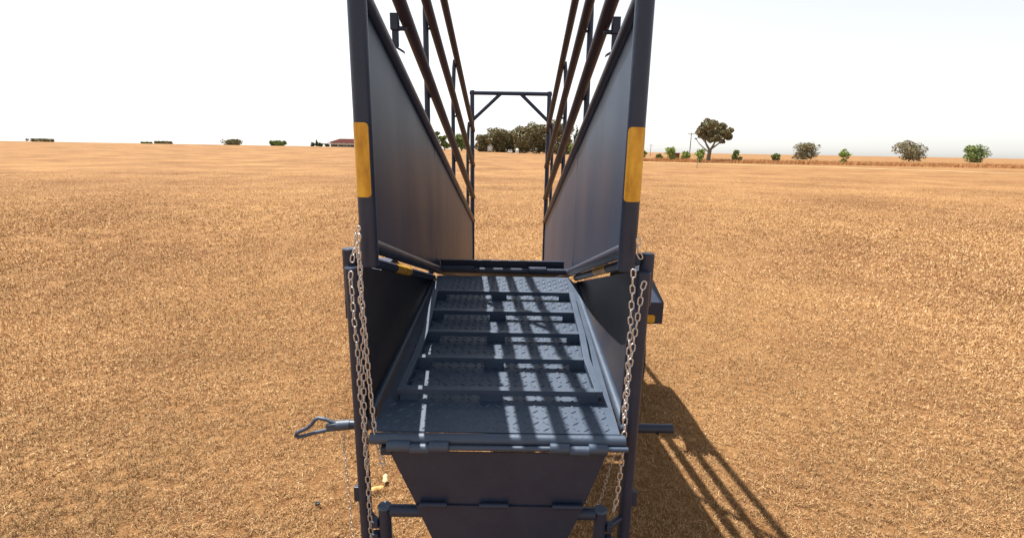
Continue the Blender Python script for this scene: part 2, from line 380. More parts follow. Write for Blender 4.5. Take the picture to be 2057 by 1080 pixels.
    B(ls, 'lower_sheet', LOWP)
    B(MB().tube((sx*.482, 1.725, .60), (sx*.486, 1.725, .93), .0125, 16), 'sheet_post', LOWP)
    B(MB().tube((sx*0.492, 1.70, .577), (sx*0.478, 3.24, .722), 0.021, 18), 'sheet_edge_tube', FLOORP)
    B(MB().box(min(sx*.531, sx*.553), max(sx*.531, sx*.553), 1.69, 1.71, .250, .315), 'post_lug', bevel=.003)
    # short post of the apron frame
    sp_x = -0.415 if sx < 0 else 0.398
    cp = B(MB().tube((sp_x, 1.62, -GZ+.005), (sp_x, 1.62, .283), 0.0235, 24), 'short_post')
    B(MB().tube((sp_x, 1.62, .2875), (sp_x, 1.62, .2915), 0.0262, 28), 'cap', FLOORP, parent=cp)
    lk = MB()
    for q in range(5):
        B(MB().box(sp_x+sx*.024, sp_x+sx*.048, 1.60, 1.63, .205-q*.055, .235-q*.055), 'latch_lug', bevel=.004)
    B(MB().tube((sp_x+sx*.02, 1.625, .20), (sx*.495, 1.69, .20), 0.012, 12), 'post_tie')
    # far gate post
    B(MB().tube((x2, Y2, -GZ+.02), (x2, Y2, 2.295), 0.0262, 24), 'gate_post')
    B(MB().tube((x2, Y2, 1.945), (sx*0.125, Y2, 2.262), 0.0215, 20), 'gate_brace')
    # chassis, wheel and mudguard
    B(MB().box(min(sx*.38, sx*.43), max(sx*.38, sx*.43), 3.46, 4.4, .095, .18), 'chassis_beam', bevel=.004)
    yw, zw, kr = 3.84, .065, 1.246
    wh = B(MB().tube((sx*.80, yw, zw), (sx*.955, yw, zw), 0.10, 32), 'hub', PIN)
    prof = [(.205, -.07), (.235, -.088), (.30, -.098), (.338, -.088), (.350, -.066), (.353, 0), (.350, .066), (.338, .088), (.30, .098), (.235, .088), (.205, .07)]
    ty = MB(); vs = []; n = 56; cx = sx*.968; ZW = zw
    for i in range(n):
        a = 2*math.pi*i/n
        for (r, xx) in prof: vs.append((cx+xx*.86, yw+kr*r*math.cos(a), zw+kr*r*math.sin(a)))
    K = len(prof)
    ty.add(vs, [(i*K+j, i*K+j+1, ((i+1) % n)*K+j+1, ((i+1) % n)*K+j) for i in range(n) for j in range(K-1)], True)
    for i in range(n):                                       # tread blocks
        a = 2*math.pi*(i+.25)/n; a2 = 2*math.pi*(i+.8)/n
        for xx0, xx1 in ((-.078, -.030), (-.022, .022), (.030, .078)):
            P = lambda ang, r, xx: (cx+xx*.86, yw+kr*r*math.cos(ang), zw+kr*r*math.sin(ang))
            ty.hexa([P(a, .345, xx0), P(a, .345, xx1), P(a2, .345, xx1), P(a2, .345, xx0)], [P(a, .359, xx0), P(a, .359, xx1), P(a2, .359, xx1), P(a2, .359, xx0)])
    B(ty, 'tyre', RUBBER, wh)
    rm = MB(); vs = []; pr2 = [(.215, -.08), (.19, -.075), (.18, .0), (.10, .02), (.03, .02), (.03, .015), (.10, .015), (.175, -.005), (.2, .07), (.215, .08)]
    for i in range(n):
        a = 2*math.pi*i/n
        for (r, xx) in pr2: vs.append((cx+sx*xx*.86, yw+kr*r*math.cos(a), zw+kr*r*math.sin(a)))
    K = len(pr2); rm.add(vs, [(i*K+j, i*K+j+1, ((i+1) % n)*K+j+1, ((i+1) % n)*K+j) for i in range(n) for j in range(K-1)], True)
    B(rm, 'rim', RIM, wh)
    # mudguard: folded plate
    xs0, xs1 = sx*.925, sx*1.118
    line = [(3.35, .420), (3.35, .578), (3.63, .712), (4.05, .712), (4.33, .578), (4.33, .38)]
    fd = MB(); t_ = .006
    xo1 = xs1; xo2 = xs1-sx*.030                              # the upper folds are narrower than the skirt
    xw = [xo1, xo1, xo2, xo2, xo1, xo1]
    vs = []
    for (yy, zz), xx in zip(line, xw): vs += [(xs0, yy, zz), (xx, yy, zz)]
    inner = [(3.356, .420), (3.356, .574), (3.632, .705), (4.048, .705), (4.324, .574), (4.324, .38)]
    n0 = len(vs)
    for (yy, zz), xx in zip(inner, xw): vs += [(xs0, yy, zz), (xx, yy, zz)]
    fs = []
    for i in range(5):
        a = 2*i; fs += [(a, a+1, a+3, a+2), (n0+a, n0+a+2, n0+a+3, n0+a+1), (a, a+2, n0+a+2, n0+a), (a+1, n0+a+1, n0+a+3, a+3)]
    fs += [(0, n0, n0+1, 1), (10, 11, n0+11, n0+10)]
    fd.add(vs, fs)
    # outer side skirt
    fd.prism([(xw[0], 3.35, .578), (xw[2], 3.63, .712), (xw[3], 4.05, .712), (xw[4], 4.33, .578), (xw[4], 4.33, .53), (xw[0], 3.35, .53)], (-sx*.005, 0, 0))
    g = B(fd, 'mudguard', bevel=.0025)
    rf = MB(); xa0, xa1 = sx*.92, sx*1.062; n_ = 5; rc = .017; z0_, z1_ = .430, .488; poly = []
    for (cx_, cz_, a0) in ((xa1-sx*rc, z1_-rc, 0), (xa0+sx*rc, z1_-rc, 90), (xa0+sx*rc, z0_+rc, 180), (xa1-sx*rc, z0_+rc, 270)):
        for k in range(n_): 
            a = math.radians(a0+90*k/(n_-1)); poly.append((cx_+sx*rc*math.cos(a), 3.3475, cz_+rc*math.sin(a)))
    rf.prism(poly, (0, -.003, 0)); B(rf, 'reflector', TAPE, g)
B(MB().tube((-.85, 3.84, .065), (.85, 3.84, .065), .03, 20), 'axle')
B(MB().tube((-.50, Y2, 2.2685), (.50, Y2, 2.2685), 0.0245, 24), 'gate_crossbar')
# floor of the ramp beyond the hinge, sloping down
fl = MB(); fl.hexa([(-.44, YH+.07, .762), (.44, YH+.07, .762), (.44, Y2-.04, -.115), (-.44, Y2-.04, -.115)], [(-.44, YH+.07, .772), (.44, YH+.07, .772), (.44, Y2-.04, -.105), (-.44, Y2-.04, -.105)])
for k in range(9):
    yy = YH+.3+k*.31; zz = .772-.2948*(yy-YH-.07); fl.box(-.40, .40, yy, yy+.03, zz-.01, zz+.018)
B(fl, 'ramp_floor', FLOORP)
# hinge of the flap
B(MB().tube((-.447, YH, .778), (.447, YH, .778), .0215, 24), 'hinge_tube')
lip = MB(); lip.box(-.452, .415, 3.425, 3.432, .780, .846); lip.box(-.452, .415, 3.405, 3.425, .840, .846); lip.box(-.452, .415, 3.40, 3.425, .800, .806)
B(lip, 'hinge_channel', bevel=.001)
for x0, x1 in ((-.44, -.215), (.165, .285)): B(MB().tube((x0, YH-.004, .784), (x1, YH-.004, .784), .0275, 24), 'hinge_barrel')

# ---- hinged floor flap
FS, FZ = 0.09, 0.600
def fz(y): return FZ+FS*(y-1.64)
fp = MB(); fp.prism([(-.453, 1.632, fz(1.632)), (.453, 1.632, fz(1.632)), (.470, 3.20, fz(3.20)), (.440, 3.33, fz(3.33)), (-.462, 3.33, fz(3.33)), (-.466, 3.2, fz(3.2))], (0, 0, -.005))
# raised lugs of the checker plate
nrm = Vector((0, -FS, 1)).normalized(); ydir = Vector((0, 1, FS)).normalized()
pit = 0.0372
for i in range(-12, 13):
    for j in range(46):
        cx = i*pit+(pit/2 if 0 else 0); cy = 1.652+j*pit*.985
        if abs(cx) > .442 or cy > 3.30: continue
        ang = math.radians(38 if (i+j) % 2 else -38)
        c = Vector((cx, cy, fz(cy))); u = Vector((1, 0, 0))*math.cos(ang)+ydir*math.sin(ang); v_ = Vector((1, 0, 0))*-math.sin(ang)+ydir*math.cos(ang)
        Lh, Wh, Hh = .0170, .0046, .0036
        e = nrm*.0002
        fp.add([c-u*Lh+e, c-v_*Wh+e, c+u*Lh+e, c+v_*Wh+e, c-u*Lh*.45+nrm*Hh, c+u*Lh*.45+nrm*Hh], [(0, 1, 4), (1, 2, 5), (1, 5, 4), (2, 3, 5), (3, 0, 4), (3, 4, 5)])
FLAP = B(fp, 'floor_flap', FLOORP)
B(MB().tube((-.452, 1.618, .576), (.468, 1.618, .580), .0212, 28), 'edge_tube', FLOORP, FLAP)
# ladder of square tube on stand-off feet
HB, BH = 0.029, 0.025
def fpt(x, y, h=0): return Vector((x, y, fz(y)))+nrm*h
bars = [(1.839, -.387, .405), (2.097, -.377, .392), (2.359, -.377, .405), (2.622, -.393, .407), (2.919, -.413, .412)]
for (yy, xl, xr) in bars:
    cb = B(MB().bar(fpt(xl+.0148, yy, HB+BH/2), fpt(xr-.0148, yy, HB+BH/2), .028, BH, nrm), 'cleat', FLOORP, FLAP, bevel=.0018)
    for (fa, fb) in ((xl-.005, xl+.070), (-.070, .020), (xr-.075, xr)):
        B(MB().bar(fpt(fa, yy+.001, HB/2-.0005), fpt(fb, yy+.001, HB/2-.0005), .022, HB-.001, nrm), 'cleat_foot', FLOORP, FLAP, bevel=.001)
for k in (1, 2):
    pts = [fpt(b_[k], b_[0], HB+BH/2) for b_ in bars]; pts[0] = fpt(bars[0][k], bars[0][0]-.014, HB+BH/2); pts[-1] = fpt(bars[-1][k], bars[-1][0]+.014, HB+BH/2)
    sd = MB()
    wv = Vector((.015, 0, 0)); hv = nrm*(BH/2+.0006); vs = []
    for p in pts: vs += [p-wv-hv, p+wv-hv, p+wv+hv, p-wv+hv]
    K = len(pts); fs = [(0, 1, 2, 3), (4*K-4, 4*K-1, 4*K-2, 4*K-3)]
    for i in range(K-1):
        for a in range(4): fs.append((4*i+a, 4*i+(a+1) % 4, 4*i+4+(a+1) % 4, 4*i+4+a))
    sd.add(vs, fs); B(sd, 'cleat_side_tube', FLOORP, FLAP, bevel=.0018)
# front hinge: rod and barrels
B(MB().tube((-.385, 1.588, .560), (.474, 1.588, .5655), .0092, 16), 'hinge_rod', FLOORP)
hx = lambda px: atY(px, 897, 1.588).x
for a, b_, dz in ((779, 823, .003), (863.5, 900, .003), (1106, 1143, .003), (1184, 1219, .003)):
    B(MB().tube((hx(a), 1.588, .5625+dz), (hx(b_), 1.588, .5625+dz), .0190, 22), 'hinge_barrel', FLOORP)
for a, b_ in ((824.5, 862.5), (1144.5, 1182.5)):
    B(MB().tube((hx(a), 1.586, .5585), (hx(b_), 1.586, .5585), .0178, 22), 'hinge_barrel', FLOORP)
B(MB().box(-.412, -.372, 1.585, 1.62, .528, .556), 'rod_stop', bevel=.004)
# hanging apron: two plates
ya = 1.594
B(MB().prism([(-.381, ya, .541), (.402, ya, .543), (.327, ya+.004, .318), (-.291, ya+.004, .318)], (0, .004, 0)), 'apron_plate')
B(MB().prism([(-.291, 1.5905, .321), (.326, 1.5905, .321), (.212, 1.5905, .02), (-.171, 1.5905, .02)], (0, .0045, 0)), 'apron_plate')
B(MB().tube((-.392, 1.62, .2725), (.376, 1.62, .2725), .0225, 24), 'apron_tube')
for a, b_ in ((843, 897), (963, 1021), (1110, 1171)):
    xa_, xb_ = atY(a, 1005, 1.585).x, atY(b_, 1005, 1.585).x
    B(MB().tube((xa_, 1.583, .329), (xb_, 1.583, .329), .0095, 14), 'apron_hinge')
# cross tube and tow hitch
B(MB().tube((-.62, 1.85, .490), (.72, 1.85, .497), .0190, 24), 'cross_tube')
B(MB().tube((.655, 1.829, .485), (.655, 1.8305, .485), .0055, 14), 'bolt_hole', mat('hole_black', (.004, .004, .004), .9))
sleeve = MB().tube((-.605, 1.85, .490), (-.66, 1.85, .484), .021, 24); sleeve.bar((-.66, 1.85, .484), (-.70, 1.85, .478), .03, .03)
HITCH = B(sleeve, 'tow_hitch', FLOORP)
A = [atY(p[0], p[1], 1.85) for p in ((676, 851), (655, 842), (640, 839), (633, 842), (626, 852), (621, 862))]
Bp = [atY(p[0], p[1], 1.85) for p in ((676, 858), (652, 864), (630, 869), (600, 875))]
low = lambda L: [(p.x, p.y, p.z-GZ) for p in L]
LP = [(676, 851), (655, 842), (640, 839), (633, 842), (626, 852), (616, 860), (604, 865), (596, 869), (594, 874), (600, 877), (614, 874), (630, 869), (652, 864), (676, 858)]
B(MB().path(low([atY(p[0], p[1], 1.85) for p in LP]), .0078, 12), 'hitch_bar', FLOORP, HITCH)

# ------------------------------------------------------------------ chains (each hangs on the ramp: things of their own)
def link_mesh(mb, c, t, side, L=.0345, Wd=.0200, r=.0026):
    hl = L/2-Wd/2; n = 14; pts = []
    R_ = Wd/2-r
    for k in range(7):
        a = math.pi*k/6; pts.append(c+t*(hl+R_*math.sin(a))+side*(R_*math.cos(a)))
    for k in range(7):
        a = math.pi*k/6; pts.append(c-t*(hl+R_*math.sin(a))-side*(R_*math.cos(a)))
    mb.path(pts, r, 7, closed=True)
def chain(pix, y, label, group='galvanised chains hanging on the loading ramp', scale=1.0, ys=None, tw0=0.3):
    pts = [atY(p[0], p[1], (ys[i] if ys else y)) for i, p in enumerate(pix)]
    seg = [(pts[i+1]-pts[i]).length for i in range(len(pts)-1)]; tot = sum(seg)
    root = pts[0].copy()
    L = .0345*scale; pitch = L-2*.0026*scale-.0010; n = int(tot/pitch); mb = MB()
    tw = tw0
    def P(s):
        for i, q in enumerate(seg):
            if s <= q or i == len(seg)-1: return pts[i].lerp(pts[i+1], min(s/q, 1))
            s -= q
    for k in range(n):
        s = (k+.5)*pitch; c = P(s); t = (P(min(s+.012, tot))-P(max(s-.012, 0))).normalized()
        a = Vector((1, 0, 0)); a = (a-t*a.dot(t)).normalized(); b_ = t.cross(a)
        tw += random.uniform(-.09, .09); ang = tw+(math.pi/2 if k % 2 else 0)
        t2 = (t+a*random.uniform(-.09, .09)).normalized(); sd = a*math.cos(ang)+b_*math.sin(ang); sd = (sd-t2*sd.dot(t2)).normalized()
        link_mesh(mb, c, t2, sd, L, .0200*scale, .0026*scale)
    o = mb.build('chain', STEEL); me = o.data
    for v in me.vertices: v.co -= root
    o.location = root
    return tag(o, label, 'chain', group)
YC = 1.650
chain([(705, 545), (704, 562), (707, 585), (709, 611), (713, 656), (717, 689), (720, 722), (722, 755), (723, 790), (727, 819), (731, 855), (734, 897), (738, 945), (742, 1016), (747, 1095)], YC-.005,
      'long galvanised chain hanging left of the ramp, running down past the short capped post')
chain([(718, 497), (722, 520), (724, 545), (724, 575), (725, 611), (729, 645), (730, 683), (730, 715), (731, 750), (731, 785), (732, 830), (733, 858), (736, 905), (739, 950)], YC-.018,
      'galvanised chain in the middle of the left bundle, its lower end lost behind its neighbour')
chain([(721, 470), (719, 492), (723, 536), (726, 590), (730, 633), (733, 665), (736, 700), (739, 735), (743, 775), (746, 803), (749, 830), (752, 858), (757, 885), (762, 905), (766, 922)], YC-.032,
      'galvanised chain slanting down to a shackle at the left corner of the floor flap')
chain([(1273, 541), (1271, 564), (1270, 595), (1267, 633), (1266, 666), (1264, 695), (1262, 725), (1261, 750), (1257, 790), (1254, 822), (1251, 852)], YC-.005,
      'galvanised chain on the right nearest the sheet, ending at the corner of the floor flap')
chain([(1295, 565), (1290, 583), (1285, 611), (1280, 642), (1274, 677), (1270, 705), (1265, 737), (1262, 765), (1259, 800), (1256, 830), (1255, 860), (1252, 900), (1250, 916), (1247, 941), (1244, 966), (1241, 988), (1237, 1010), (1232, 1025), (1220, 1031)], YC-.020,
      'long galvanised chain on the right, ending at the right short post under the flap', ys=None)
chain([(1237, 905), (1232, 920), (1225, 940), (1217, 966), (1211, 991), (1203, 1008), (1196, 1018)], 1.80,
      'thin dull chain in shade behind the apron plate, right of it', scale=.62)
chain([(690, 868), (691, 895), (693, 915), (695, 935), (698, 965), (700, 995), (704, 1030), (707, 1060), (709, 1095)], 1.83,
      'thin dull chain hanging from the tow hitch over the grass', scale=.62)
chain([(722, 455), (716, 468), (715, 488), (711, 505), (708, 520), (705, 535)], YC-.008,
      'short dark piece of chain looped round the left front post', scale=.9)
chain([(1281, 478), (1284, 490), (1281, 503), (1286, 515), (1291, 524)], YC+.004,
      'short dark piece of chain looped beside the right front post', scale=.9)
sh = MB(); c = atY(767, 925, YC-.03)
sh.path([c+Vector((.009*math.cos(t), 0, .015*math.sin(t))) for t in np.linspace(0, 2*math.pi, 14, endpoint=False)], .0030, 8, closed=True)
sh.tube(c+Vector((-.013, 0, -.012)), c+Vector((.013, 0, -.012)), .0034, 10); sh.tube(c+Vector((0, 0, -.016)), c+Vector((.002, 0, -.032)), .0025, 8)
tag(sh.build('shackle', STEEL), 'small steel shackle at the lower end of the slanting left chain', 'shackle')

# small things on the grass
def husk(px, py, size, ang, label, col):
    g = atZ(px, py, .02); mb = MB(); m = mat('dry_husk', col, .7, 0, tuple(min(1, k*1.25) for k in col), 30)
    nu, nv = 12, 6; vs = []
    for i in range(nu+1):
        u = i/nu; wd = math.sin(math.pi*min(1, u*1.02))**.7*size*.22*(1+.3*math.sin(u*9))
        for j in range(nv+1):
            v = j/nv*2-1; vs.append(Vector((u*size-size/2, v*wd, .010+.012*(1-v*v)*math.sin(math.pi*u)+.012*u*u)))
    rot = Matrix.Rotation(ang, 3, 'Z'); vs = [rot @ v for v in vs]
    n0 = len(vs); vs += [v+Vector((0, 0, .0015)) for v in vs]
    fs = []
    for i in range(nu):
        for j in range(nv):
            a = i*(nv+1)+j; fs += [(a, a+nv+1, a+nv+2, a+1), (n0+a, n0+a+1, n0+a+nv+2, n0+a+nv+1)]
    mb.add(vs, fs, True); o = mb.build('dry_leaf', m); o.location = g
    tag(o, label, 'leaf', 'dry leaves on the grass by the ramp')
husk(757, 984, .085, .15, 'broad yellow dry leaf lying on the grass left of the apron plate', (.50, .28, .08))
husk(774, 964, .07, 1.75, 'narrow pale cream leaf standing up beside the broad yellow leaf', (.56, .44, .22))
g = atZ(638, 1012, .02); mb = MB()
vs = []; n = 24
for k, (r, z) in enumerate(((.011, 0), (.013, .012), (.011, .013), (.009, .004))):
    vs += [(g.x+r*math.cos(2*math.pi*i/n)*1.15, g.y+r*math.sin(2*math.pi*i/n), g.z+z) for i in range(n)]
mb.add(vs, [(k*n+i, k*n+(i+1) % n, (k+1)*n+(i+1) % n, (k+1)*n+i) for k in range(3) for i in range(n)]+[list(range(3*n, 4*n))], True)
tag(mb.build('bottle_cap', mat('black_plastic', (.012, .012, .013), .5, 0, (.03, .028, .025), 30)), 'tiny round black cap lying alone on the grass at lower left', 'cap')

# ------------------------------------------------------------------ background
def leafmat(name, c0, c1):
    m = mat(name, c0, 0.7, 0, c1, 0.55, 0, 1, 0.2); return m
EUC = leafmat('eucalyptus_leaves', (.13, .122, .062), (.28, .24, .13)); GRN = leafmat('green_leaves', (.10, .15, .04), (.24, .30, .10))
LIME = leafmat('young_leaves', (.17, .25, .05), (.34, .42, .12)); PINE = leafmat('conifer_needles', (.045, .065, .030), (.10, .12, .05))
BARK = mat('bark', (.13, .095, .065), .9, 0, (.24, .19, .14), 3, .3, 20)
def crown(centers, radii, n, leaf, seed):
    r = np.random.default_rng(seed); centers = np.array(centers, float); radii = np.array(radii, float)
    wv = radii.prod(axis=1); k = r.choice(len(centers), n, p=wv/wv.sum())
    d = r.normal(size=(n, 3)); d /= np.linalg.norm(d, axis=1)[:, None]
    p = centers[k]+d*radii[k]*(0.45+.6*r.random((n, 1))**.6)
    a = r.normal(size=(n, 3)); a /= np.linalg.norm(a, axis=1)[:, None]
    b = np.cross(a, r.normal(size=(n, 3))); b /= np.linalg.norm(b, axis=1)[:, None]
    s = leaf*(.5+r.random((n, 1)))
    v = np.stack([p-a*s, p+b*s*.5, p+a*s, p-b*s*.5], 1).reshape(-1, 3)
    mb = MB(); mb.v = [tuple(q) for q in v.tolist()]; mb.f = [(4*i, 4*i+1, 4*i+2, 4*i+3) for i in range(n)]; mb.sm = [False]*n
    return mb
def tree(name, px, D, toppx, wpx, m, label, group, style='round', seed=1, n=1500, leaf=.42, base=None, cat='tree'):
    x = atY(px, 300, D).x; z0 = tz(x, D) if base is None else base
    H = max(atY(px, toppx, D).z-z0, .8); Wr = wpx*D/F_PX/2
    t = thing(name, (x, D, z0), label, cat, group); r = random.Random(seed)
    th = H*(.26 if style != 'bush' else .12); tr = H*.022+.03
    tk = MB(); tk.tube((x, D, z0-.2), (x+r.uniform(-.2, .2)*H*.1, D, z0+th), tr*1.3, 10, r2=tr)
    cs, rs = [], []
    if style == 'pine':
        for k in range(9):
            u = k/8; cs.append((x+r.uniform(-.15, .15)*Wr, D+r.uniform(-.2, .2)*Wr, z0+H*(.15+.80*u))); q = Wr*(1.05-.85*u)*r.uniform(.8, 1.1); rs.append((q, q, H*.09))
        tk.tube((x, D, z0+th), (x, D, z0+H*.95), tr, 8, r2=.03)
    else:
        K = {'round': 24, 'dense': 34}.get(style, 9)
        lo = {'round': .22, 'dense': .12}.get(style, .2)
        for k in range(K):
            a = r.uniform(0, 2*math.pi); e = r.uniform(lo, .93); rad = math.sqrt(max(0, 1-((e-.60)/.46)**2))
            q = r.uniform(.15, .75)*(rad if style != 'dense' or e > .6 else max(rad, .75))
            c = (x+Wr*q*math.cos(a), D+Wr*q*math.sin(a), z0+H*e)
            s_ = Wr*r.uniform(.22, .42); s_ = min(s_, z0+H*1.0-c[2]+.1*H); cs.append(c); rs.append((s_*1.1, s_*1.1, s_*.85))
            if k < 7: tk.tube((x, D, z0+th*r.uniform(.75, 1.0)), (c[0], c[1], c[2]), tr*.55, 7, r2=tr*.15)
    tk.build('trunk', BARK, t); crown(cs, rs, n, leaf, seed).build('crown', m, t)
    return t
EG = 'row of olive brown eucalyptus trees at the far edge of the field'
for i, (px, top, wpx, lab) in enumerate(((972, 273, 28, 'lowest eucalyptus, at the left end of the far row behind a white board'), (1000, 259, 42, 'broad rounded eucalyptus, second from the left end of the far row'),
        (1032, 261, 36, 'eucalyptus behind the small white car, third from the left of the far row'), (1056, 257, 40, 'eucalyptus right of the white tank, middle of the far row'),
        (1083, 249, 42, 'tall ragged eucalyptus just left of the right gate post'), (1110, 244, 40, 'tallest eucalyptus, seen between the right side rails'), (1131, 252, 34, 'eucalyptus at the right end of the far row, behind the thin upright'))):
    tree('eucalyptus_tree', px, 236+(i % 3)*7, top, wpx*1.5, EUC, lab, EG, style='dense', seed=20+i, n=5200, leaf=.50)
tree('pine_tree', 1158, 240, 252, 20, PINE, 'dark pointed conifer right of the eucalyptus row', None, 'pine', 31, 900, .5)
tree('leafy_bush', 1148, 205, 284, 26, LIME, 'bright green bush below the dark conifer, beside the right top rail', None, 'bush', 32, 1300, .35, cat='bush')
LG = 'green trees seen through the left side rails'
tree('leafy_tree', 873, 225, 261, 26, GRN, 'taller pale green tree beside the left top rail', LG, 'round', 33, 1300, .45)
tree('leafy_tree', 893, 225, 273, 24, GRN, 'small green tree between two of the left side rails', LG, 'round', 34, 1200, .42)
tree('leafy_tree', 927, 225, 270, 34, GRN, 'wide green tree just left of the left gate post', LG, 'round', 35, 1500, .45)
tree('pine_tree', 637, 250, 280, 6, PINE, 'tiny pointed conifer left of the red roofed house', None, 'pine', 36, 300, .4)
HG = 'low dark shrubs beside the red roofed house'
for i, (px, top, wpx, lab) in enumerate(((627, 286, 10, 'low dark shrub left of the tiny conifer'), (645, 287, 10, 'low dark shrub right of the tiny conifer'), (657, 288, 9, 'low dark shrub against the house wall'))):
    tree('shrub', px, 245, top, wpx*1.3, PINE, lab, HG, 'bush', 40+i, 350, .35, cat='shrub')
SG = 'young green trees in the tall grass on the right'
for i, (px, top, wpx, D, lab) in enumerate(((1293, 302, 14, 118, 'young tree hidden partly by the right front post'), (1324, 308, 16, 128, 'faint low young tree left of the small brown shed'), (1349, 296, 24, 112, 'fullest young tree, bright green, left of the utility pole'),
        (1377, 302, 22, 112, 'young tree at the foot of the utility pole'), (1408, 297, 24, 100, 'young tree on a thin stem in front of the big tree'), (1482, 300, 24, 110, 'young tree right of the big tree'), (1560, 303, 22, 116, 'small young tree far right of the big tree'), (1700, 300, 26, 112, 'young tree near the right end of the tall grass'))):
    tree('sapling', px, D*1.11, top, wpx, LIME if i not in (1, 5, 6) else GRN, lab, SG, 'round' if i in (2, 4) else 'bush', 50+i, 900, .20)
# big tree on the right: forked trunk, layered crown
def big_tree():
    D = 128; x = atY(1424, 300, D).x; z0 = tz(x, D); r = random.Random(5)
    t = thing('big_tree', (x, D, z0), 'big dark tree with a forked trunk and a long bare limb, beside the utility pole', 'tree')
    P = lambda px, py, dy=0: tuple(atY(px, py, D+dy))
    tk = MB(); base = (x, D, z0-.3)
    tk.tube(base, P(1426, 302), .55, 12, r2=.42)
    for pts, r0 in (([P(1426, 303), P(1418, 288), P(1414, 272, 1), P(1412, 258)], .30), ([P(1426, 303), P(1434, 290), P(1442, 272, -1), P(1446, 252)], .30), ([P(1424, 306), P(1412, 296), P(1404, 288), P(1398, 279)], .17),
                    ([P(1428, 300), P(1452, 282, 1), P(1466, 270)], .2), ([P(1418, 288), P(1408, 276), P(1402, 268)], .13)):
        for a, b_ in zip(pts, pts[1:]): tk.tube(a, b_, r0, 9, r2=r0*.72); r0 *= .72
    tk.build('trunk', BARK, t)
    cs, rs = [], []
    for (px, py, s) in ((1403, 266, 6), (1409, 272, 7), (1406, 258, 5), (1413, 262, 8), (1414, 250, 6), (1420, 243, 6), (1425, 254, 9), (1431, 246, 7), (1420, 274, 9), (1431, 270, 10), (1440, 262, 9), (1441, 278, 8), (1450, 255, 9), (1455, 268, 10), (1463, 275, 8), (1466, 262, 7), (1438, 248, 6), (1398, 279, 2.4), (1428, 282, 6), (1450, 284, 6)):
        c = P(px, py, r.uniform(-2.5, 2.5)); q = s*D/F_PX; cs.append(c); rs.append((q, q*1.2, q*.8))
    crown(cs, rs, 6500, .26, 77).build('crown', EUC, t)
big_tree()
# trees beyond the sides of the photograph: the line goes on, lower and looser
OG = 'scattered trees along the horizon'
for i, (px, top, wpx, D, m, lab) in enumerate(((560, 283, 26, 270, GRN, 'small round tree left of the red roofed house'), (470, 280, 34, 300, EUC, 'olive tree standing alone on the left horizon'), (330, 284, 30, 300, EUC, 'second olive tree on the left horizon, lower than its neighbour'),
        (296, 287, 22, 300, GRN, 'small green tree on the left horizon'), (90, 279, 46, 290, EUC, 'wide olive tree near the left end of the horizon'), (1620, 288, 40, 260, EUC, 'distant olive tree on the right horizon'), (1830, 284, 50, 250, EUC, 'wide distant olive tree near the right end of the horizon'), (1960, 292, 34, 260, GRN, 'low green tree at the right end of the horizon'))):
    tree('field_tree', px, D, top, wpx*1.35, m, lab, OG, 'dense' if i % 3 else 'bush', 80+i, 2400, .42)

def house():
    D = 250; P = lambda px: atY(px, 290, D).x; z0 = tz(P(690), D); ph = D/F_PX
    t = thing('farmhouse', (P(690), D, z0), 'low farmhouse with a maroon hipped roof and white walls on the left horizon', 'house')
    zt = atY(690, 278.5, D).z; ze = atY(690, 286.5, D).z; xl, xr = P(660), P(732)
    cream = mat('white_wall', (.72, .68, .62), .8, 0, (.6, .56, .5), .4); red = mat('maroon_roof', (.065, .018, .016), .95, 0, (.09, .03, .024), 1.2, spec=.05)
    dark = mat('window_glass', (.03, .035, .04), .15)
    MB().box(xl+1, xr-1, D, D+9, z0-.5, ze-.2).build('wall', cream, t)
    rf = MB(); e = .6
    b4 = [(xl-e, D-e, ze-.2), (xr+e, D-e, ze-.2), (xr+e, D+9+e, ze-.2), (xl-e, D+9+e, ze-.2)]; r0, r1 = (P(677), D+4.5, zt), (P(712), D+4.5, zt)
    rf.add(b4+[r0, r1], [(0, 1, 5, 4), (1, 2, 5), (2, 3, 4, 5), (3, 0, 4), (0, 3, 2, 1)]); rf.build('roof', red, t)
    MB().box(xl-3.5, xr+1.2, D-2.6, D-.1, ze-1.0, ze-.55).build('verandah_roof', cream, t)
    for k in range(6):
        xx = xl-3+k*(xr-xl+3.5)/5; MB().box(xx, xx+.22, D-2.5, D-2.3, z0-.3, ze-1.0).build('verandah_post', cream, t)
    for a in np.linspace(xl+2.0, xr-4, 5):
        f = MB().box(a, a+2.4, D-.06, D-.01, z0+.4, z0+1.9).build('window', cream, t); MB().box(a+.12, a+2.28, D-.09, D-.062, z0+.5, z0+1.8).build('pane', dark, f)
house()
